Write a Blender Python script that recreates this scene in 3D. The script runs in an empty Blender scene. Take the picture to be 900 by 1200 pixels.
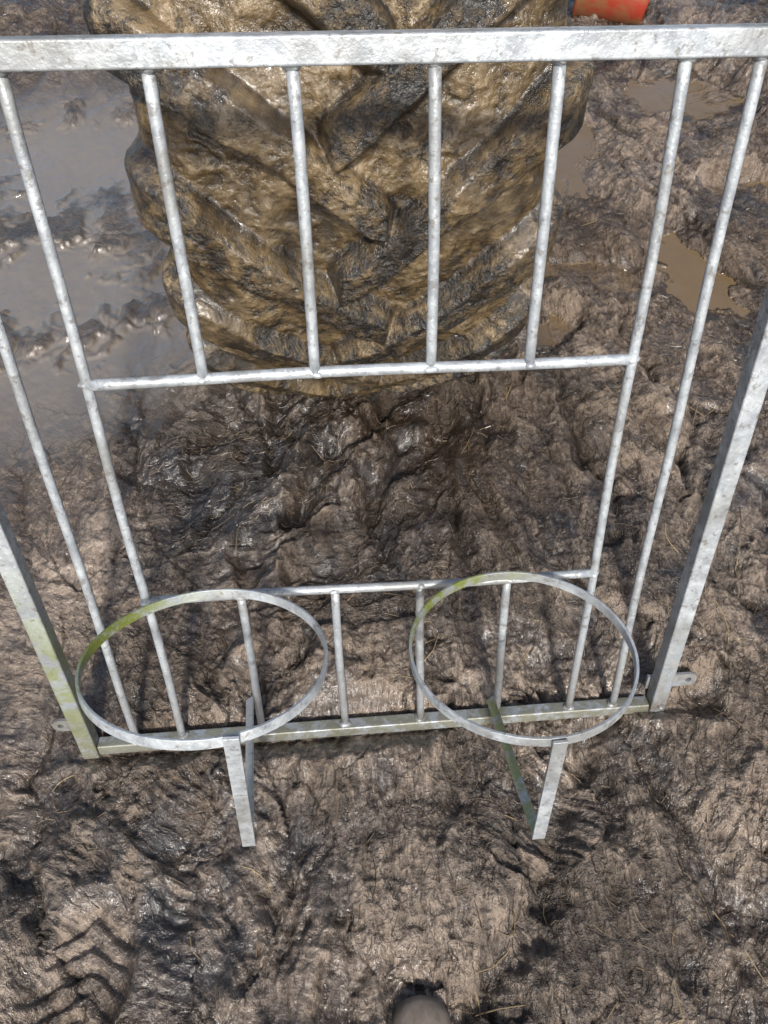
import bpy, math, numpy as np
from mathutils import Vector
rng=np.random.default_rng(7)
scn=bpy.context.scene
col=scn.collection

# ---------------- numpy noise ----------------
def hsh(ix,iy,seed):
    ix=ix.astype(np.int64)&0xffffffff; iy=iy.astype(np.int64)&0xffffffff
    n=(ix*374761393+iy*668265263+seed*1442695041)&0xffffffff
    n=((n^(n>>13))*1274126177)&0xffffffff
    n=((n^(n>>16))*2246822519)&0xffffffff
    n^=n>>15
    return (n&0xffffff)/float(0x1000000)
def pn(x,y,seed=0):
    x0=np.floor(x); y0=np.floor(y); fx=x-x0; fy=y-y0
    u=fx*fx*fx*(fx*(fx*6-15)+10); v=fy*fy*fy*(fy*(fy*6-15)+10)
    def gd(i,j):
        a=hsh(x0+i,y0+j,seed)*6.2831853; return np.cos(a)*(fx-i)+np.sin(a)*(fy-j)
    a=gd(0,0);b=gd(1,0);c=gd(0,1);d=gd(1,1)
    return ((a+(b-a)*u)*(1-v)+(c+(d-c)*u)*v)*1.5
def fbm(x,y,o=4,seed=0,g=.5):
    r=0;a=1;f=1;t=0
    for i in range(o):
        r=r+a*pn(x*f+i*17.3,y*f-i*9.1,seed+i); t+=a; a*=g; f*=2.03
    return r/t
def ridge(x,y,o=4,seed=0,g=.5):
    r=0;a=1;f=1;t=0
    for i in range(o):
        r=r+a*(1-2*np.abs(pn(x*f+i*7.7,y*f+i*3.1,seed+i))); t+=a; a*=g; f*=2.1
    return r/t
def worley(x,y,seed):
    x0=np.floor(x); y0=np.floor(y)
    f1=np.full(x.shape,9.);f2=np.full(x.shape,9.);bx=np.zeros_like(x);by=np.zeros_like(x);ci=np.zeros_like(x);cj=np.zeros_like(x)
    for i in (-1,0,1):
        for j in (-1,0,1):
            px=x0+i+.1+.8*hsh(x0+i,y0+j,seed); py=y0+j+.1+.8*hsh(x0+i,y0+j,seed+1)
            d=np.hypot(x-px,y-py); c=d<f1
            f2=np.where(c,f1,np.minimum(f2,d)); f1=np.where(c,d,f1)
            bx=np.where(c,px,bx);by=np.where(c,py,by);ci=np.where(c,x0+i,ci);cj=np.where(c,y0+j,cj)
    return f1,f2,x-bx,y-by,ci,cj
def ss(e0,e1,x):
    t=np.clip((x-e0)/(e1-e0),0,1); return t*t*(3-2*t)
def blob(x,y,cx,cy,rx,ry,ang=0,soft=.4):
    a=math.radians(ang); dx=x-cx; dy=y-cy
    p=(dx*math.cos(a)+dy*math.sin(a))/rx; q=(-dx*math.sin(a)+dy*math.cos(a))/ry
    return 1-ss(1-soft,1+soft,np.sqrt(p*p+q*q))

PUD=[(.58,1.95,.19,.07,-18,-.005),(.45,1.66,.08,.055,30,-.005),(.93,1.98,.07,.17,12,-.015),(.64,2.60,.11,.26,-14,-.01),(1.15,3.0,.20,.16,0,-.01),(.40,2.1,.04,.2,-10,-.012),(1.25,2.4,.12,.06,20,-.01)]
def ground(x,y):
    wx=fbm(x*5,y*5,4,11,.6)*.09; wy=fbm(x*5+9,y*5,4,21,.6)*.09
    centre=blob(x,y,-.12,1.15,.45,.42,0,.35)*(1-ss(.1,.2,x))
    th=.25+.9*fbm(x*.8,y*.8,2,5)-.35*x
    th=th*(1-centre)+(-.95)*centre
    X=x+wx;Y=y+wy
    A=(X*.97+Y*.22); B=(-X*.22+Y*.97)
    f1,f2,dx,dy,ci,cj=worley(A*3.6,B*2.0,301)
    r1=hsh(ci,cj,311);r2=hsh(ci,cj,312);r3=hsh(ci,cj,313);r4=hsh(ci,cj,314)
    e1=ss(0,.35,f2-f1)
    crevm=ss(-.05,.35,fbm(x*2.1+7,y*2.1,2,151))
    slab=e1*((r1-.4)*.024+(r2-.5)*dx*.05+(r3-.5)*dy*.04)-.018*(1-ss(0,.12,f2-f1))*crevm
    t=np.round(th*1.2)/1.2+(r4-.5)*.8
    ct,st_=np.cos(t),np.sin(t)
    ac=x*ct+y*st_+wx*.35+r1*3; al=-x*st_+y*ct+wy*.5+r2*5
    g1,g2,ex,ey,di,dj=worley((x+wx*.6)*12,(y+wy*.6)*10,401)
    q1=hsh(di,dj,411);q2=hsh(di,dj,412);q3=hsh(di,dj,413)
    eg=ss(0,.4,g2-g1)
    clod=eg*((q1-.4)*.011+((q2-.5)*ex+(q3-.5)*ey)*.016)
    st=ridge(ac*11,al*1.9,5,31,.64)
    fine=ridge(ac*44,al*9,3,81,.6)
    gx=x+fbm(x*25,y*25,2,71)*.02; gy=y+fbm(x*25+4,y*25,2,75)*.02
    lump=fbm(gx*34,gy*34,4,91,.68)
    crum=ridge(X*7,Y*6.2,5,61,.62)
    sl=.62*ss(-.5,.4,x)-.25
    smear=ridge((X+sl*Y)*3.4,(Y-sl*X)*.8,3,351,.5)
    smooth=np.clip(blob(x,y,-1.25,2.15,.85,.9,15,.3)+.6*blob(x,y,-1.0,.75,.42,.75,0,.5)+.6*ss(3,4.5,y),0,1)
    rough=1-.82*smooth
    bm=.25+.75*ss(-.15,.3,fbm(x*2.2,y*2.2,2,101))
    fm=.40+.60*ss(-.25,.15,fbm(x*3.1,y*3.1+5,3,161))
    base=fbm(x*.9,y*.9,3,1)*.07+fbm(X*2.6,Y*2.2,2,171)*.03*rough+.035*smear*rough
    h=base+rough*(slab+clod*bm+.034*st*fm+.0055*fine*fm+.0075*lump+.017*crum*bm)+smooth*(.010*fbm(x*6,y*6,5,111,.6)+.002*lump)
    edge=x-(.16+.05*(1.4-y)+.05*fbm(y*4,y*0,3,3))
    mr=ss(-.03,.03,edge)
    h=h+.03*ss(-.015,.015,edge)*blob(x,y,.35,1.15,.45,.45,0,.5)
    h=h-.07*blob(x,y,-.18,1.42,.36,.2,-10,.7)
    h=h-.03*blob(x,y,-.3,.28,.16,.12,20,.7)-.03*blob(x,y,.05,.09,.12,.1,0,.6)
    tx=x-(.18+.55*(y-.1))+wx*.6; h=h-.04*np.exp(-(tx/.035)**2)*ss(.02,.15,y)*(1-ss(.5,.75,y))
    fd=(x+.22)*.85-(y-1.15)*.5+wx
    fz=blob(x,y,-.12,1.16,.32,.32,0,.5)
    h=h+(.045*np.exp(-((fd)/.05)**2)+.035*np.exp(-((fd-.14)/.035)**2)-.03*np.exp(-((fd-.07)/.03)**2)-.025*np.exp(-((fd-.22)/.04)**2))*fz
    px=(x+.48)+wx*.3; py=(y-.12)+wy*.3
    tr=blob(x,y,-.48,.12,.075,.12,-15,.3)
    lug=np.abs(((py+np.abs(px)*.6)/.036)%1-.5)*2
    h=h*(1-.6*tr)+tr*(-.010+.009*ss(.35,.65,lug))
    wet=np.clip(.55+.9*fbm(x*2.6,y*2.6,3,121)+.35*smooth+.25*centre,0,1)
    water=np.zeros_like(x)
    for cx,cy,rx,ry,an,lv in PUD:
        b=blob(x+wx*1.2,y+wy*1.2,cx,cy,rx*1.35,ry*1.35,an,.4)
        h2=h*(1-b)+(lv-.012+h*.22)*b
        w=ss(-.001,.004,(lv-h2))*ss(.2,.45,b)
        h=np.where(b>.2,np.maximum(h2,lv+.0006*fbm(x*30,y*30,2,5)),h2)
        water=np.maximum(water,w)
    film=blob(x,y,-1.0,2.15,.62,.85,12,.35)*ss(-.22,.02,fbm((x+wx*.9)*3.2,(y+wy*.9)*2.0,5,181,.65)+.07)
    h=h*(1-film)+(base*.6-.01+.008*fbm(x*9,y*5,5,191,.65))*film
    gd_=np.abs(y-(.5443+.085*(x-.0757)))
    near=(x>-.75)&(x<.66)
    h=np.where(near,np.minimum(h,.0+np.maximum(0,gd_-.015)*.9+.009*lump+.006*fine),h)
    darkz=.15*fz+.18*blob(x,y,.0,1.25,.6,.3,0,.5)  # dark folds and contact shade before the tyre, painted into the mud tone
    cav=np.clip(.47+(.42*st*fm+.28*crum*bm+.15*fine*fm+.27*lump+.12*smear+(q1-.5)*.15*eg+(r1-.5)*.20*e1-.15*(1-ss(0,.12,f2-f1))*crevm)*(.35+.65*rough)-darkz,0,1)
    tone=np.clip(.5+.9*fbm(x*1.7+3,y*1.7,3,141)+.35*blob(x,y,.8,2.3,.8,1.1,0,.5)+.3*centre,0,1)
    light=np.clip(blob(x,y,-1.0,.8,.5,.8,0,.6)+.45*mr*blob(x,y,.5,1.1,.5,.6,0,.5),0,1)
    blue=np.clip(blob(x,y,-.3,.28,.2,.16,20,.6)*.9+centre*.5+.5*blob(x,y,.5,.95,.2,.3,0,.6)+.6*ss(.08,.35,fbm(x*1.4+2,y*1.4+8,3,195)),0,1)
    grey=blob(x,y,-1.1,2.2,.9,1.0,15,.4)
    return h,dict(wet=wet,water=water,cav=cav,tone=tone,light=light,blue=blue,grey=grey,film=film,across=ac,along=al),t

def axis(lo,hi,step,far,growth=1.25):
    a=np.arange(lo,hi,step)
    out=[];d=step;v=hi
    while v<far: out.append(v); d*=growth; v+=d
    out.append(far)
    lo_=[];d=step;v=lo-step
    while v>-far: lo_.append(v); d*=growth; v-=d
    lo_.append(-far)
    return np.array(lo_[::-1]+list(a)+out)
def raw_mesh(name,V,q,attrs,smooth=True):
    me=bpy.data.meshes.new(name)
    me.vertices.add(len(V)); me.vertices.foreach_set("co",V.reshape(-1).astype(np.float32))
    me.loops.add(q.size); me.loops.foreach_set("vertex_index",q.reshape(-1).astype(np.int32))
    me.polygons.add(len(q)); me.polygons.foreach_set("loop_start",np.arange(0,q.size,4,dtype=np.int32))
    me.polygons.foreach_set("use_smooth",np.full(len(q),smooth,dtype=bool))
    me.update(calc_edges=True)
    for k,v in attrs.items():
        at=me.attributes.new(k,'FLOAT','POINT'); at.data.foreach_set("value",np.ascontiguousarray(v.reshape(-1),dtype=np.float32))
    ob=bpy.data.objects.new(name,me); col.objects.link(ob); return ob
def grid_mesh(name,P,attrs,wrap=False):
    n,m=P.shape[:2]
    idx=np.arange(n*m).reshape(n,m)
    if wrap: idx=np.vstack([idx,idx[:1]])
    q=np.stack([idx[:-1,:-1],idx[:-1,1:],idx[1:,1:],idx[1:,:-1]],-1).reshape(-1,4)
    return raw_mesh(name,P.reshape(-1,3),q,attrs)

# ---------------- node helpers ----------------
class NT:
    def __init__(s,name):
        s.m=bpy.data.materials.new(name); s.m.use_nodes=True; s.t=s.m.node_tree
        s.b=s.t.nodes['Principled BSDF']; s.L=s.t.links
    def n(s,ty,**k):
        nd=s.t.nodes.new(ty)
        for a,b in k.items(): setattr(nd,a,b)
        return nd
    def put(s,sock,v):
        if isinstance(v,bpy.types.NodeSocket): s.L.new(v,sock)
        else: sock.default_value=v
    def attr(s,nm):
        a=s.n('ShaderNodeAttribute'); a.attribute_name=nm; return a.outputs['Fac']
    def noise(s,vec,scale,det=4,rough=.55,dist=0):
        a=s.n('ShaderNodeTexNoise'); s.put(a.inputs['Vector'],vec); a.inputs['Scale'].default_value=scale
        a.inputs['Detail'].default_value=det; a.inputs['Roughness'].default_value=rough; a.inputs['Distortion'].default_value=dist
        return a.outputs['Fac']
    def mapr(s,v,a,b,c=0,d=1):
        m=s.n('ShaderNodeMapRange'); s.put(m.inputs[0],v); m.inputs[1].default_value=a;m.inputs[2].default_value=b;m.inputs[3].default_value=c;m.inputs[4].default_value=d
        return m.outputs[0]
    def mix(s,f,a,b):
        m=s.n('ShaderNodeMix'); m.data_type='RGBA'; s.put(m.inputs[0],f); s.put(m.inputs[6],a); s.put(m.inputs[7],b); return m.outputs[2]
    def mth(s,op,a,b=0.0,clamp=False):
        m=s.n('ShaderNodeMath'); m.operation=op; m.use_clamp=clamp; s.put(m.inputs[0],a); s.put(m.inputs[1],b); return m.outputs[0]
    def bump(s,h,str_,dist,nrm=None):
        b=s.n('ShaderNodeBump'); b.inputs['Strength'].default_value=str_; b.inputs['Distance'].default_value=dist; s.put(b.inputs['Height'],h)
        if nrm: s.L.new(nrm,b.inputs['Normal'])
        return b.outputs[0]
    def comb(s,x,y,z=0.0):
        c=s.n('ShaderNodeCombineXYZ'); s.put(c.inputs[0],x);s.put(c.inputs[1],y);s.put(c.inputs[2],z); return c.outputs[0]
def rgb(r,g,b): return (r,g,b,1)

def mud_material():
    k=NT("mud"); obj=k.n('ShaderNodeTexCoord').outputs['Object']
    ac=k.attr('across'); al=k.attr('along')
    sv=k.comb(k.mth('MULTIPLY',ac,5.0),al)
    fib=k.noise(sv,26,4,.65,.9)
    fine=k.noise(obj,75,4,.72); mid=k.noise(obj,11,4,.6,.4)
    cav=k.attr('cav')
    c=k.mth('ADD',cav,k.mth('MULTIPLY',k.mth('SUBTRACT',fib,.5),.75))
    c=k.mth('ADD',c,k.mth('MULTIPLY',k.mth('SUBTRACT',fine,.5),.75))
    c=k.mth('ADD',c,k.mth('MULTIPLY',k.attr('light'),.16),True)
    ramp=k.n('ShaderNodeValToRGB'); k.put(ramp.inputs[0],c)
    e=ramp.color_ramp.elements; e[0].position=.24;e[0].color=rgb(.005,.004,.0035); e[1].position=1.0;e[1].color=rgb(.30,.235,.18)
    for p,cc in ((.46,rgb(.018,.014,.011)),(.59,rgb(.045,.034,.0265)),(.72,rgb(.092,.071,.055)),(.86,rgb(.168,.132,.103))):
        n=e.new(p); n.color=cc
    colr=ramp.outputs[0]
    brown=k.mix(k.mapr(k.mth('ADD',k.attr('tone'),k.mth('MULTIPLY',mid,.5)),.55,1.1,0,.8),colr,k.mix(.45,colr,rgb(.09,.052,.021)))
    dark=k.mix(k.mth('MULTIPLY',k.attr('blue'),k.mapr(mid,.4,.62)),brown,rgb(.016,.016,.018))
    gr=k.mix(k.mth('MULTIPLY',k.attr('grey'),.5),dark,rgb(.105,.090,.078))
    pat=k.mix(k.mapr(mid,.52,.63,0,.7),gr,k.mix(.75,gr,rgb(.012,.011,.011)))
    pat=k.mix(k.attr('film'),pat,rgb(.19,.17,.15))
    wc=k.mix(k.attr('water'),pat,k.mix(mid,rgb(.12,.078,.036),rgb(.18,.125,.065)))
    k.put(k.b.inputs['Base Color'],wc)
    w=k.mth('ADD',k.attr('wet'),k.mth('MULTIPLY',k.mth('SUBTRACT',mid,.5),2.6),True)
    r=k.mapr(w,.1,.7,.44,.14)
    flat=k.mth('MAXIMUM',k.attr('water'),k.attr('film'))
    r=k.mth('SUBTRACT',r,k.mth('MULTIPLY',flat,.4),True)
    r=k.mth('MAXIMUM',r,.06)
    k.put(k.b.inputs['Roughness'],r)
    k.b.inputs['Specular IOR Level'].default_value=.8
    k.b.inputs['IOR'].default_value=1.5
    hh=k.mth('ADD',k.mth('MULTIPLY',fib,.5),k.mth('MULTIPLY',fine,.75))
    hh=k.mth('MULTIPLY',hh,k.mapr(w,.3,.9,1.0,.6))
    hh=k.mth('MULTIPLY',hh,k.mth('SUBTRACT',1.0,k.mth('MULTIPLY',flat,.93)))
    hh=k.mth('MULTIPLY',hh,k.mth('SUBTRACT',1.0,k.mth('MULTIPLY',k.attr('grey'),.5)))
    k.put(k.b.inputs['Normal'],k.bump(hh,1.0,.017))
    # film of liquid over the wet patches; it bridges the finest grain
    k.put(k.b.inputs['Coat Weight'],k.mapr(w,.4,.9,0,.6)); k.b.inputs['Coat Roughness'].default_value=.11
    k.put(k.b.inputs['Coat Normal'],k.bump(hh,.45,.012))
    return k.m

xs=axis(-1.75,1.75,.0042,80)
ya=np.arange(-.25,1.0,.0032); yb=np.arange(1.0,4.3,.0055)
d=.0055; v=4.3; yf=[]
while v<80: yf.append(v); d*=1.25; v+=d
yf.append(80.)
d=.0032; v=-.25-d; yn=[]
while v>-80: yn.append(v); d*=1.25; v-=d
yn.append(-80.)
ys=np.concatenate([yn[::-1],ya,yb,yf])
GX,GY=np.meshgrid(xs,ys)
hz,at,_t=ground(GX,GY)
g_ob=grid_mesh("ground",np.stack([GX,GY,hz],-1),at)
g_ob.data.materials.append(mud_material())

# ---------------- tyre ----------------
def tyre():
    R=.85
    th=np.concatenate([np.linspace(-1.35,1.1,1050),np.linspace(1.1,2*math.pi-1.35,300)[1:-1]])
    pts=[(-.10,.43),(-.20,.44),(-.255,.47),(-.30,.56),(-.315,.65),(-.308,.73),(-.298,.775),(-.278,.80),(-.24,.815),(-.15,.832),(0,.84)]
    pts=pts+[(-a,b) for a,b in pts[-2::-1]]
    pts=np.array(pts); seg=np.hypot(*np.diff(pts,axis=0).T); sl=np.r_[0,np.cumsum(seg)]
    s=np.linspace(0,sl[-1],600)
    pw=np.interp(s,sl,pts[:,0]); pr=np.interp(s,sl,pts[:,1])
    ker=np.hanning(27); ker/=ker.sum()
    def sm(a): return np.convolve(np.r_[np.full(13,a[0]),a,np.full(13,a[-1])],ker,'valid')
    pw=sm(pw); pr=sm(pr)
    T,Sg=np.meshgrid(th,s,indexing='ij'); PW=np.broadcast_to(pw,T.shape); PR=np.broadcast_to(pr,T.shape)
    tw=np.gradient(pw,s); tr_=np.gradient(pr,s); L=np.hypot(tw,tr_); nw=-tr_/L; nr=tw/L
    NW=np.broadcast_to(nw,T.shape); NR=np.broadcast_to(nr,T.shape)
    lug=np.zeros_like(T); arc=T*R; pitch=2*math.pi*R/23
    u=arc; v=Sg-sl[-1]/2
    wa=fbm(u*6,v*6,4,205,.6)*.014; wb=fbm(u*6+5,v*6,4,207,.6)*.014
    tread=ss(.70,.79,PR)
    for sgn,off in ((1,0),(-1,.5)):
        w=PW*sgn+wb*.5
        ph=((arc+wa-np.clip(w,-.06,.4)*.80)/pitch+off)%1
        dd=np.abs(ph-.5)*pitch
        wid=.026+.014*ss(.12,.3,w)
        b=1-ss(wid,wid+.024,dd); b=b*ss(-.058,-.032,w)
        lug=np.maximum(lug,b)
    wa=wa*1.2;wb=wb*1.2
    mud=fbm(u*5,v*5,4,201); fine=fbm((u+wa*2)*34,(v+wb*2)*34,4,211,.68); rg=ridge((u+wa)*8,(v+wb)*8,4,221,.58)
    g1,g2,ex,ey,di,dj=worley((u+wa*3)*14,(v+wb*3)*17,501)
    q1=hsh(di,dj,511);q2=hsh(di,dj,512);q3=hsh(di,dj,513); eg=ss(0,.4,g2-g1)
    clod=eg*((q1-.4)*.013+((q2-.5)*ex+(q3-.5)*ey)*.016)
    packed=ss(.0,.5,fbm(u*2.5+4,v*2.5,3,241))
    bmk=ss(-.2,.2,fbm(u*3,v*3,3,261))
    hgt=lug*tread*.047*(1-.45*packed)+.012*packed*tread+.005*mud+.0042*fine*(1-.2*lug)+.007*rg*(1-.4*lug)+clod*(.1+.9*bmk)*(1-.45*lug)
    hgt=hgt*ss(.43,.5,PR)
    r=PR+NR*hgt; w=PW+NW*hgt
    P=np.stack([w,-r*np.cos(T),r*np.sin(T)],-1)
    cover=np.clip(.75+.6*fbm(u*3,v*3+7,4,251)+.2*packed-.42*lug*tread*(1-.6*packed),0,1)
    foot_ao=np.exp(-((lug-.15)/.2)**2)*tread*(1-.5*packed)  # occlusion shade at the lug feet, painted into the mud colour
    foot_ao=np.where(lug<.002,0,foot_ao)
    ob=grid_mesh("tyre",P,dict(cover=cover,cav=np.clip(.50+.28*rg+.36*fine+.4*(q1-.5)*bmk-.30*foot_ao,0,1)),wrap=True)
    k=NT("muddy_rubber"); obj=k.n('ShaderNodeTexCoord').outputs['Object']
    f=k.noise(obj,48,5,.7); m=k.noise(obj,10,4,.6,.5); sp=k.noise(obj,150,3,.7)
    cov=k.mth('ADD',k.attr('cover'),k.mth('MULTIPLY',k.mth('SUBTRACT',f,.5),2.1))
    cov=k.mth('ADD',cov,k.mth('MULTIPLY',k.mth('SUBTRACT',m,.5),1.3))
    cv=k.mapr(cov,.15,.62)
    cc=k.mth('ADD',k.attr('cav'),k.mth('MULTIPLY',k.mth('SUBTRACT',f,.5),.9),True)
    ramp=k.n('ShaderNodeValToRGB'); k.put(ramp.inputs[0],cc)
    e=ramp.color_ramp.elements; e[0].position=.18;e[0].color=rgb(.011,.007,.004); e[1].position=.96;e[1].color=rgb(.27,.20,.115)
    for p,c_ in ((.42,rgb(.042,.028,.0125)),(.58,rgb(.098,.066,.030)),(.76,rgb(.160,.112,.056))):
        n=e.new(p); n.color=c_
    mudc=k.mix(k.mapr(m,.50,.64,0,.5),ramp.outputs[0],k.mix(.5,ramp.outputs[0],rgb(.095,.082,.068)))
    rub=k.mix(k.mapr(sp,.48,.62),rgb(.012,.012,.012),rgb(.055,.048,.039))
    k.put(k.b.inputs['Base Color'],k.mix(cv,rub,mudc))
    k.put(k.b.inputs['Roughness'],k.mapr(m,.38,.56,.36,.14))
    k.b.inputs['Specular IOR Level'].default_value=.8
    hh=k.mth('ADD',f,k.mth('ADD',k.mth('MULTIPLY',sp,.15),k.mth('MULTIPLY',cv,.25)))
    k.put(k.b.inputs['Normal'],k.bump(hh,.8,.009))
    k.put(k.b.inputs['Coat Weight'],k.mapr(m,.44,.60,.05,.8)); k.b.inputs['Coat Roughness'].default_value=.10
    k.put(k.b.inputs['Coat Normal'],k.bump(hh,.4,.007))
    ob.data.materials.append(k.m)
    return ob
wheel=bpy.data.objects.new("tractor_wheel",None); col.objects.link(wheel)
ty=tyre(); ty.parent=wheel
def prim_mat(name,c,rough=.5,metal=0,c2=None,scale=12):
    k=NT(name); obj=k.n('ShaderNodeTexCoord').outputs['Object']
    n=k.noise(obj,scale,5,.65,.3)
    k.put(k.b.inputs['Base Color'],k.mix(k.mapr(n,.42,.62),rgb(*c),rgb(*(c2 or tuple(x*.6 for x in c)))))
    k.b.inputs['Roughness'].default_value=rough; k.b.inputs['Metallic'].default_value=metal
    k.put(k.b.inputs['Normal'],k.bump(k.noise(obj,50,4,.6),.3,.003))
    return k.m
rim_mat=prim_mat("muddy_rim_paint",(.35,.05,.02),.5,0,(.12,.09,.05))
def revolve(name,prof,n,mat,parent=None):
    vs=[];fs=[]
    for i in range(n):
        a=2*math.pi*i/n
        for (x,r) in prof: vs.append((x,r*math.cos(a),r*math.sin(a)))
    m=len(prof)
    for i in range(n):
        for j in range(m-1):
            a=i*m+j;b=((i+1)%n)*m+j; fs.append((a,a+1,b+1,b))
    me=bpy.data.meshes.new(name); me.from_pydata(vs,[],fs); me.update()
    for p in me.polygons: p.use_smooth=True
    me.materials.append(mat)
    o=bpy.data.objects.new(name,me); col.objects.link(o)
    if parent: o.parent=parent
    return o
revolve("rim",[(-.26,.47),(-.255,.44),(-.2,.42),(-.12,.41),(-.06,.38),(-.05,.22),(-.12,.16),(-.13,.02),(-.13,.0)],64,rim_mat,wheel)
revolve("rim_inner",[(.26,.47),(.255,.44),(.2,.42),(.12,.41),(.0,.40),(-.055,.385)],64,rim_mat,wheel)
wheel.location=(-.125,1.885,.80); wheel.rotation_euler=(0,0,math.radians(6))

# ---------------- gate ----------------
U=np.array([.9962,.0851,-.0185]); D=np.array([.0055,-.2732,-.962]); Nn=np.array([.087,-.9582,.2726]); O=np.array([.0757,.5443,.015])
def G(s,t,n=0.0):
    s2=s-.03*t*min(1.2,max(0,(s+.45)/.75))
    return Vector(O+U*s2-D*t+Nn*n)
gate=bpy.data.objects.new("galvanised_feeder_gate",None); col.objects.link(gate)
def galv():
    k=NT("galvanised_steel"); obj=k.n('ShaderNodeTexCoord').outputs['Object']
    a=k.noise(obj,38,4,.65,.4); b=k.noise(obj,170,3,.6); c=k.noise(obj,7,4,.6)
    base=k.mix(k.mapr(a,.35,.68),rgb(.34,.37,.40),rgb(.57,.61,.635))
    base=k.mix(k.mapr(b,.58,.72,0,.5),base,rgb(.78,.80,.81))
    base=k.mix(k.mapr(c,.50,.66,0,.7),base,rgb(.25,.25,.235))
    geo=k.n('ShaderNodeNewGeometry'); sep=k.n('ShaderNodeSeparateXYZ'); k.L.new(geo.outputs['Position'],sep.inputs[0])
    low=k.mapr(sep.outputs[2],.0,.25,1,0)
    spk=k.mapr(k.noise(obj,75,3,.7),.58,.64,0,.65)
    spl=k.mth('MAXIMUM',k.mth('MULTIPLY',low,k.mapr(a,.38,.54)),spk)
    base=k.mix(k.mth('MULTIPLY',spl,.75),base,rgb(.13,.10,.07))
    alg=k.mth('MULTIPLY',k.attr('algae'),k.mapr(a,.38,.54))
    base=k.mix(alg,base,k.mix(b,rgb(.15,.19,.03),rgb(.28,.31,.075)))
    k.put(k.b.inputs['Base Color'],base)
    k.b.inputs['Metallic'].default_value=.35
    k.put(k.b.inputs['Roughness'],k.mapr(a,.3,.7,.34,.58))
    k.put(k.b.inputs['Normal'],k.bump(k.mth('ADD',b,k.mth('MULTIPLY',a,.8)),.5,.002))
    return k.m
gm=galv()
def add(name,vs,fs,smooth=False,alg=None,bevel=0):
    me=bpy.data.meshes.new(name); me.from_pydata([tuple(v) for v in vs],[],fs); me.update()
    for p in me.polygons: p.use_smooth=smooth
    at=me.attributes.new('algae','FLOAT','POINT')
    at.data.foreach_set('value',np.array([alg(Vector(v)) if alg else 0. for v in vs],dtype=np.float32))
    me.materials.append(gm)
    o=bpy.data.objects.new(name,me); col.objects.link(o); o.parent=gate
    if bevel:
        m=o.modifiers.new("bv",'BEVEL'); m.width=bevel; m.segments=3; m.limit_method='ANGLE'
        for p in me.polygons: p.use_smooth=True
        m.harden_normals=True
    return o
def tube(name,p,q,r,seg=20,wob=.0014,alg=None):
    p=Vector(p);q=Vector(q);d=(q-p); L=d.length; d.normalize()
    a=d.cross(Vector(Nn)).normalized(); b=d.cross(a).normalized(); n=max(2,int(L/.03))
    vs=[];fs=[]
    ph=rng.uniform(0,6)
    for i in range(n+1):
        c=p+d*(L*i/n)+a*wob*math.sin(ph+i*.33)+b*wob*math.cos(ph*2+i*.21)
        for j in range(seg):
            t=2*math.pi*j/seg; vs.append(c+a*r*math.cos(t)+b*r*math.sin(t))
    for i in range(n):
        for j in range(seg):
            fs.append((i*seg+j,i*seg+(j+1)%seg,(i+1)*seg+(j+1)%seg,(i+1)*seg+j))
    fs.append(tuple(range(seg))[::-1]); fs.append(tuple(n*seg+j for j in range(seg)))
    return add(name,vs,fs,True,alg)
def box(name,p,q,w1,dir1,w2,dir2,bevel=.003,alg=None,nseg=16):
    p=Vector(p);q=Vector(q);a=Vector(dir1).normalized()*w1/2;b=Vector(dir2).normalized()*w2/2
    vs=[];fs=[]
    for i in range(nseg+1):
        c=p.lerp(q,i/nseg)
        vs+= [c-a-b,c+a-b,c+a+b,c-a+b]
    for i in range(nseg):
        for j in range(4):
            fs.append((i*4+j,i*4+(j+1)%4,(i+1)*4+(j+1)%4,(i+1)*4+j))
    fs.append((3,2,1,0)); k=nseg*4; fs.append((k,k+1,k+2,k+3))
    return add(name,vs,fs,False,alg,bevel)
Uv=tuple(U);Dv=tuple(D);Nv=tuple(Nn)
TOP=1.121
box("top_rail",G(-.665,TOP),G(.495,TOP),.028,Dv,.030,Nv)
box("post_left",G(-.646,TOP-.0155),G(-.628,-.02),.030,Uv,.029,Nv,alg=lambda v:.75*max(0,1-abs(v.z-.22)/.3))
box("post_right",G(.478,TOP-.0155),G(.459,-.02),.030,Uv,.029,Nv)
box("bottom_rail",G(-.612,0),G(.442,0),.024,Dv,.025,Nv,alg=lambda v:.18)
RB=.0070
bars=[(-.54,0.012,TOP-.014),(-.455,.012,TOP-.014),(.285,.012,TOP-.014),(.37,.012,TOP-.014)]
for s in (-.303,-.152,.004,.141): bars.append((s,.755,TOP-.014))
for s in (-.305,-.15,-.007,.14): bars.append((s,.012,.364))
for i,(s,a,b) in enumerate(bars): tube(f"bar_{i+1}",G(s,a),G(s,b),RB)
tube("middle_rail",G(-.455,.755),G(.285,.755),.0076)
tube("lower_rail",G(-.455,.364),G(.285,.364),.0074)
def bead(i,c,r,ax):
    vs=[];fs=[];n=12;m=7
    for a in range(m+1):
        ph=math.pi*a/m
        for b in range(n):
            t=2*math.pi*b/n; rr=1+.15*math.sin(3*t+i)
            vs.append(Vector(c)+Vector(U)*r*rr*math.sin(ph)*math.cos(t)+Vector(Nn)*r*rr*math.sin(ph)*math.sin(t)+Vector(D)*r*.55*math.cos(ph))
    for a in range(m):
        for b in range(n): fs.append((a*n+b,a*n+(b+1)%n,(a+1)*n+(b+1)%n,(a+1)*n+b))
    add(f"weld_{i}",vs,fs,True)
wi=0
for s,a,b in bars:
    for t in (a,b):
        wi+=1; bead(wi,G(s,t),.0108,0)
for s in (-.455,.285):
    for t in (.755,.364): wi+=1; bead(wi,G(s,t),.010,0)
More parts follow.
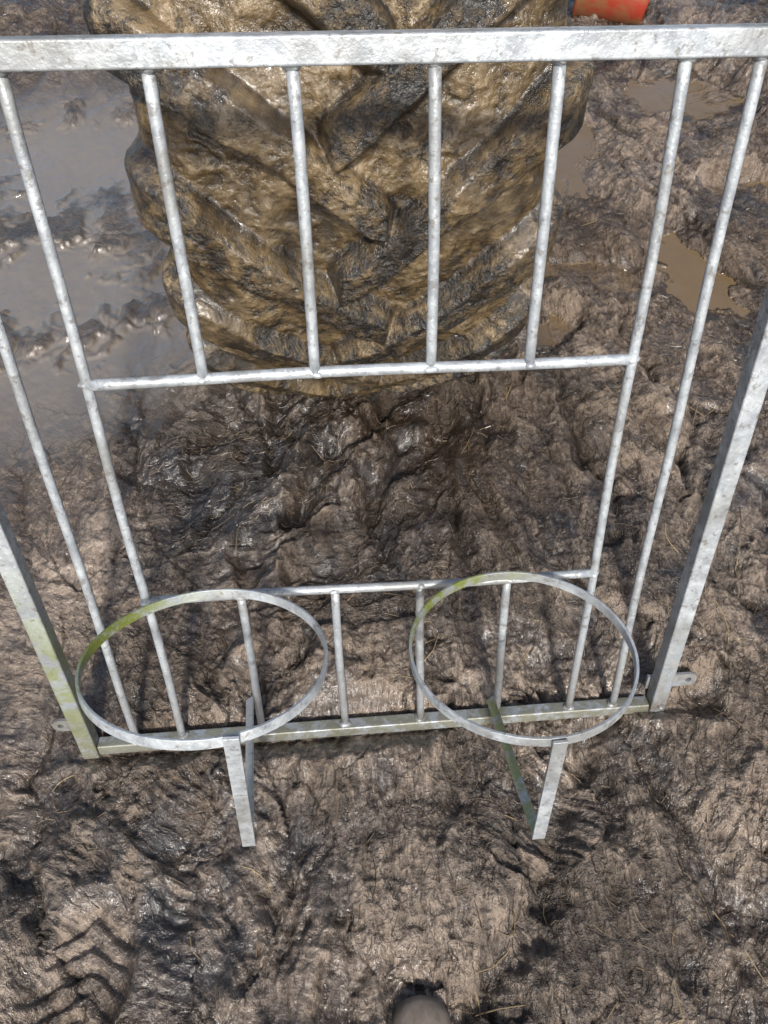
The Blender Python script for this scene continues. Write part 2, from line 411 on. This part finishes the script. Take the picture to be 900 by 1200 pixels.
def lug_plate(name,s0,s1,t,w):
    sg=1 if s1>s0 else -1; r=w/2; n=14
    c=s1-sg*r
    out=[(s0,-r),(c,-r)]+[(c+sg*r*math.sin(math.pi*i/n),-r*math.cos(math.pi*i/n)) for i in range(1,n)]+[(c,r),(s0,r)]
    m=len(out); hr=r*.38; hp=[]
    for (a,b) in out:
        ang=math.atan2(b,a-c); hp.append((c+hr*math.cos(ang),hr*math.sin(ang)))
    vs=[]
    for z in (-.022,-.016):
        for (a,b) in out: vs.append(G(a,t,0)+Vector(D)*(b)+Vector(Nn)*z)
        for (a,b) in hp: vs.append(G(a,t,0)+Vector(D)*(b)+Vector(Nn)*z)
    fs=[]
    for i in range(m):
        j=(i+1)%m
        fs+=[(i,j,m+j,m+i),(2*m+i,3*m+i,3*m+j,2*m+j),(i,2*m+i,2*m+j,j),(m+i,m+j,3*m+j,3*m+i)]
    add(name,vs,fs)
lug_plate("hinge_lug",.44,.54,.045,.034); lug_plate("latch_lug",-.62,-.69,.045,.03)
bead(90,G(.462,.012,.016),.007,0)
R1=(Vector((-.247,.461,.469)),Vector((.996,.069,-.050)).normalized(),Vector((.084,-.888,.451)).normalized(),.166)
R2=(Vector((.200,.495,.428)),Vector((.996,.085,-.018)).normalized(),Vector((.087,-.953,.289)).normalized(),.161)
def ring(name,f,alga):
    c,u,v,R=f; m=u.cross(v).normalized(); n=96;vs=[];fs=[]
    w=.016;th=.0045
    for i in range(n):
        a=2*math.pi*i/n; d=u*math.cos(a)+v*math.sin(a); rr=R*(1+.006*math.sin(2*a+1)+.004*math.sin(3*a)); z=.002*math.sin(2*a)
        for (x,y) in ((-th/2,-w/2),(th/2,-w/2),(th/2,w/2),(-th/2,w/2)): vs.append(c+d*(rr+x)+m*(y+z))
    for i in range(n):
        j=(i+1)%n
        for q in range(4): fs.append((i*4+q,i*4+(q+1)%4,j*4+(q+1)%4,j*4+q))
    o=add(name,vs,fs,False,None,.001)
    vals=[]
    for i in range(n):
        a=math.degrees(2*math.pi*i/n)
        dd=min(abs(a-alga),360-abs(a-alga)); vals+=[max(0,1.3-dd/55)]*4
    o.data.attributes['algae'].data.foreach_set('value',np.array(vals,dtype=np.float32))
    return f
r1=ring("bucket_ring_1",R1,205); r2=ring("bucket_ring_2",R2,228)
def strap(name,pts,w,th,side,alg=None):
    pts=[Vector(p) for p in pts]; vs=[];fs=[]
    for i,p in enumerate(pts):
        d=(pts[min(i+1,len(pts)-1)]-pts[max(i-1,0)]).normalized()
        a=Vector(side); a=(a-d*a.dot(d)).normalized()*w/2; b=d.cross(a).normalized()*th/2
        vs+=[p-a-b,p+a-b,p+a+b,p-a+b]
    n=len(pts)
    for i in range(n-1):
        for j in range(4): fs.append((i*4+j,i*4+(j+1)%4,(i+1)*4+(j+1)%4,(i+1)*4+j))
    fs.append((3,2,1,0)); k=(n-1)*4; fs.append((k,k+1,k+2,k+3))
    add(name,vs,fs,False,alg,.001)
def bracket(tag,r,fa,s0,t0,apex,alg=None):
    c,u,v,R=r
    a=math.radians(fa); F=c+(u*math.cos(a)+v*math.sin(a))*(R+.005)
    A=G(*apex)
    strap("support_strap_"+tag,[F+(F-A)*.03,F.lerp(A,.3),F.lerp(A,.7),A],.020,.005,Uv)
    S=G(s0,t0,.008)
    strap("base_strap_"+tag,[S,S.lerp(A,.3),S.lerp(A,.7),A.lerp(S,-.01)+Vector(Nn)*-.006],.016,.005,(.75,.1,.65),alg)
bracket("1",r1,73,-.318,.115,(-.305,.115,.285))
bracket("2",r2,86,.125,.065,(.14,.10,.305),lambda v:.7)

# ---------------- boot ----------------
def boot():
    import bmesh
    bm=bmesh.new()
    def loft(secs,n=24):
        rows=[]
        for (c,a,b,ax) in secs:
            row=[]
            for i in range(n):
                t=2*math.pi*i/n
                if ax=='y': p=(c[0]+a*math.cos(t),c[1],c[2]+b*math.sin(t)*(1 if math.sin(t)>0 else .8))
                else: p=(c[0]+a*math.cos(t),c[1]+b*math.sin(t),c[2])
                row.append(bm.verts.new(p))
            rows.append(row)
        for r,q in zip(rows,rows[1:]):
            for i in range(n): bm.faces.new((r[i],r[(i+1)%n],q[(i+1)%n],q[i]))
        bm.faces.new(rows[0][::-1]); bm.faces.new(rows[-1])
    loft([((0,.0,.04),.012,.02,'y'),((0,-.006,.04),.033,.032,'y'),((0,-.025,.042),.046,.038,'y'),((0,-.06,.046),.052,.043,'y'),((0,-.12,.052),.048,.05,'y'),((0,-.18,.055),.043,.055,'y'),((0,-.24,.055),.042,.055,'y'),((0,-.275,.05),.034,.05,'y'),((0,-.285,.05),.02,.04,'y')])
    loft([((0,-.225,.04),.045,.058,'z'),((0,-.222,.10),.044,.056,'z'),((0,-.225,.15),.046,.056,'z'),((0,-.228,.17),.048,.058,'z')])
    bmesh.ops.recalc_face_normals(bm,faces=bm.faces)
    me=bpy.data.meshes.new("rubber_boot"); bm.to_mesh(me); bm.free()
    o=bpy.data.objects.new("rubber_boot",me); col.objects.link(o)
    r=o.modifiers.new("r",'REMESH'); r.mode='VOXEL'; r.voxel_size=.005; r.use_smooth_shade=True
    s=o.modifiers.new("s",'SMOOTH'); s.iterations=8; s.factor=.6
    me.materials.append(prim_mat("muddy_boot_rubber",(.22,.18,.145),.45,0,(.12,.095,.075),22))
    o.location=(.055,.096,-.035); o.rotation_euler=(0,0,math.radians(4))
boot()
# ---------------- red bucket lying far right ----------------
red=prim_mat("red_plastic",(.30,.035,.018),.45,0,(.20,.11,.045),9)
bk=bpy.data.objects.new("red_bucket",None); col.objects.link(bk)
revolve("pail",[(0,0),(0,.11),(.02,.115),(.27,.15),(.275,.16),(.29,.16),(.29,.148),(.26,.143),(.02,.108),(.012,0)],48,red,bk)
bk.location=(1.13,3.68,.09); bk.rotation_euler=(math.radians(20),math.radians(-10),math.radians(160))

# ---------------- straw and fibres trodden into the mud ----------------
def straw():
    n=26000
    x=rng.uniform(-1.2,1.6,n); y=np.where(rng.uniform(size=n)<.65,rng.uniform(-.1,1.4,n),rng.uniform(1.2,3.4,n))
    dens=.05+.8*ss(-.05,.3,fbm(x*1.8,y*1.8,3,301))+.8*blob(x,y,.6,.3,.5,.5,0,.5)+.4*blob(x,y,.4,1.1,.3,.5,0,.5)
    keep=rng.uniform(0,1.2,n)<dens; keep&=~((x<-.5)&(y>1.25)&(rng.uniform(size=n)<.97)); keep&=~((x<-.6)&(rng.uniform(size=n)<.75))
    x=x[keep];y=y[keep];n=len(x)
    _,at,t=ground(x,y)
    ok=at['water']<.3; x=x[ok];y=y[ok];t=t[ok];n=len(x)
    big=rng.uniform(size=n)<.02
    L=rng.gamma(3,.009,n)+.008; L=np.where(big,L*2.6,L)
    ang=np.pi/2+t+rng.normal(0,.45,n); ang=np.where(rng.uniform(size=n)<.25,rng.uniform(0,6.28,n),ang)
    cv=rng.normal(0,14,n); wd=rng.uniform(.0003,.0008,n)*np.where(big,1.6,1)
    K=5; pts=np.zeros((n,K,3))
    for k in range(K):
        q=(k/(K-1)-.5)*L; a=ang+cv*q
        pts[:,k,0]=x+np.cos(a)*q; pts[:,k,1]=y+np.sin(a)*q
    hh,_,_=ground(pts[:,:,0],pts[:,:,1])
    pts[:,:,2]=hh*.8+hh.mean(1)[:,None]*.2+.0006
    pts[:,-1,2]+=rng.uniform(0,.003,n)
    sx=-np.sin(ang)*wd; sy=np.cos(ang)*wd
    A=pts.copy();A[:,:,0]+=sx[:,None];A[:,:,1]+=sy[:,None]
    B=pts.copy();B[:,:,0]-=sx[:,None];B[:,:,1]-=sy[:,None]
    C=pts.copy();C[:,:,2]+=wd[:,None]*1.1
    V=np.stack([A,C,B],2).reshape(-1,3)
    b=(np.arange(n)*K*3)[:,None]+np.arange(K-1)[None,:]*3
    q=np.concatenate([np.stack([b,b+3,b+4,b+1],-1).reshape(-1,4),np.stack([b+1,b+4,b+5,b+2],-1).reshape(-1,4)])
    tint=rng.uniform(0,1,n)**1.6; tint=np.where(big,.6+.4*tint,tint*.75)
    o=raw_mesh("straw_litter",V,q,dict(tint=np.repeat(tint,K*3)),False)
    k=NT("muddy_straw"); r=k.n('ShaderNodeValToRGB'); k.put(r.inputs[0],k.attr('tint'))
    e=r.color_ramp.elements; e[0].color=rgb(.02,.016,.013); e[1].color=rgb(.36,.28,.15); m_=e.new(.55); m_.color=rgb(.12,.09,.07)
    k.put(k.b.inputs['Base Color'],r.outputs[0]); k.b.inputs['Roughness'].default_value=.3
    o.data.materials.append(k.m)
straw()

# ---------------- light ----------------
Ld=Vector((-.10,.9,-.84)).normalized()
sd=bpy.data.lights.new("sun",'SUN'); sd.energy=4.6; sd.angle=math.radians(5); sd.color=(1,.965,.91)
so=bpy.data.objects.new("sun",sd); col.objects.link(so); so.rotation_euler=Ld.to_track_quat('-Z','Y').to_euler()
w=bpy.data.worlds.new("World"); scn.world=w; w.use_nodes=True
bg=w.node_tree.nodes['Background']; sk=w.node_tree.nodes.new('ShaderNodeTexSky'); sk.sky_type='NISHITA'; sk.sun_disc=False
sk.sun_elevation=math.asin(-Ld.z); sk.sun_rotation=math.atan2(-Ld.x,-Ld.y); sk.dust_density=3.0; sk.air_density=1.0; sk.ozone_density=.8
w.node_tree.links.new(sk.outputs[0],bg.inputs[0]); bg.inputs[1].default_value=.135
scn.view_settings.view_transform='Standard'; scn.view_settings.look='None'; scn.view_settings.exposure=0
cd=bpy.data.cameras.new("camera"); cd.sensor_fit='HORIZONTAL'; cd.sensor_width=36; cd.lens=36; cd.clip_start=.02; cd.clip_end=300
co=bpy.data.objects.new("camera",cd); col.objects.link(co); co.location=(0,0,1.45); co.rotation_euler=(math.radians(36),0,0)
scn.camera=co
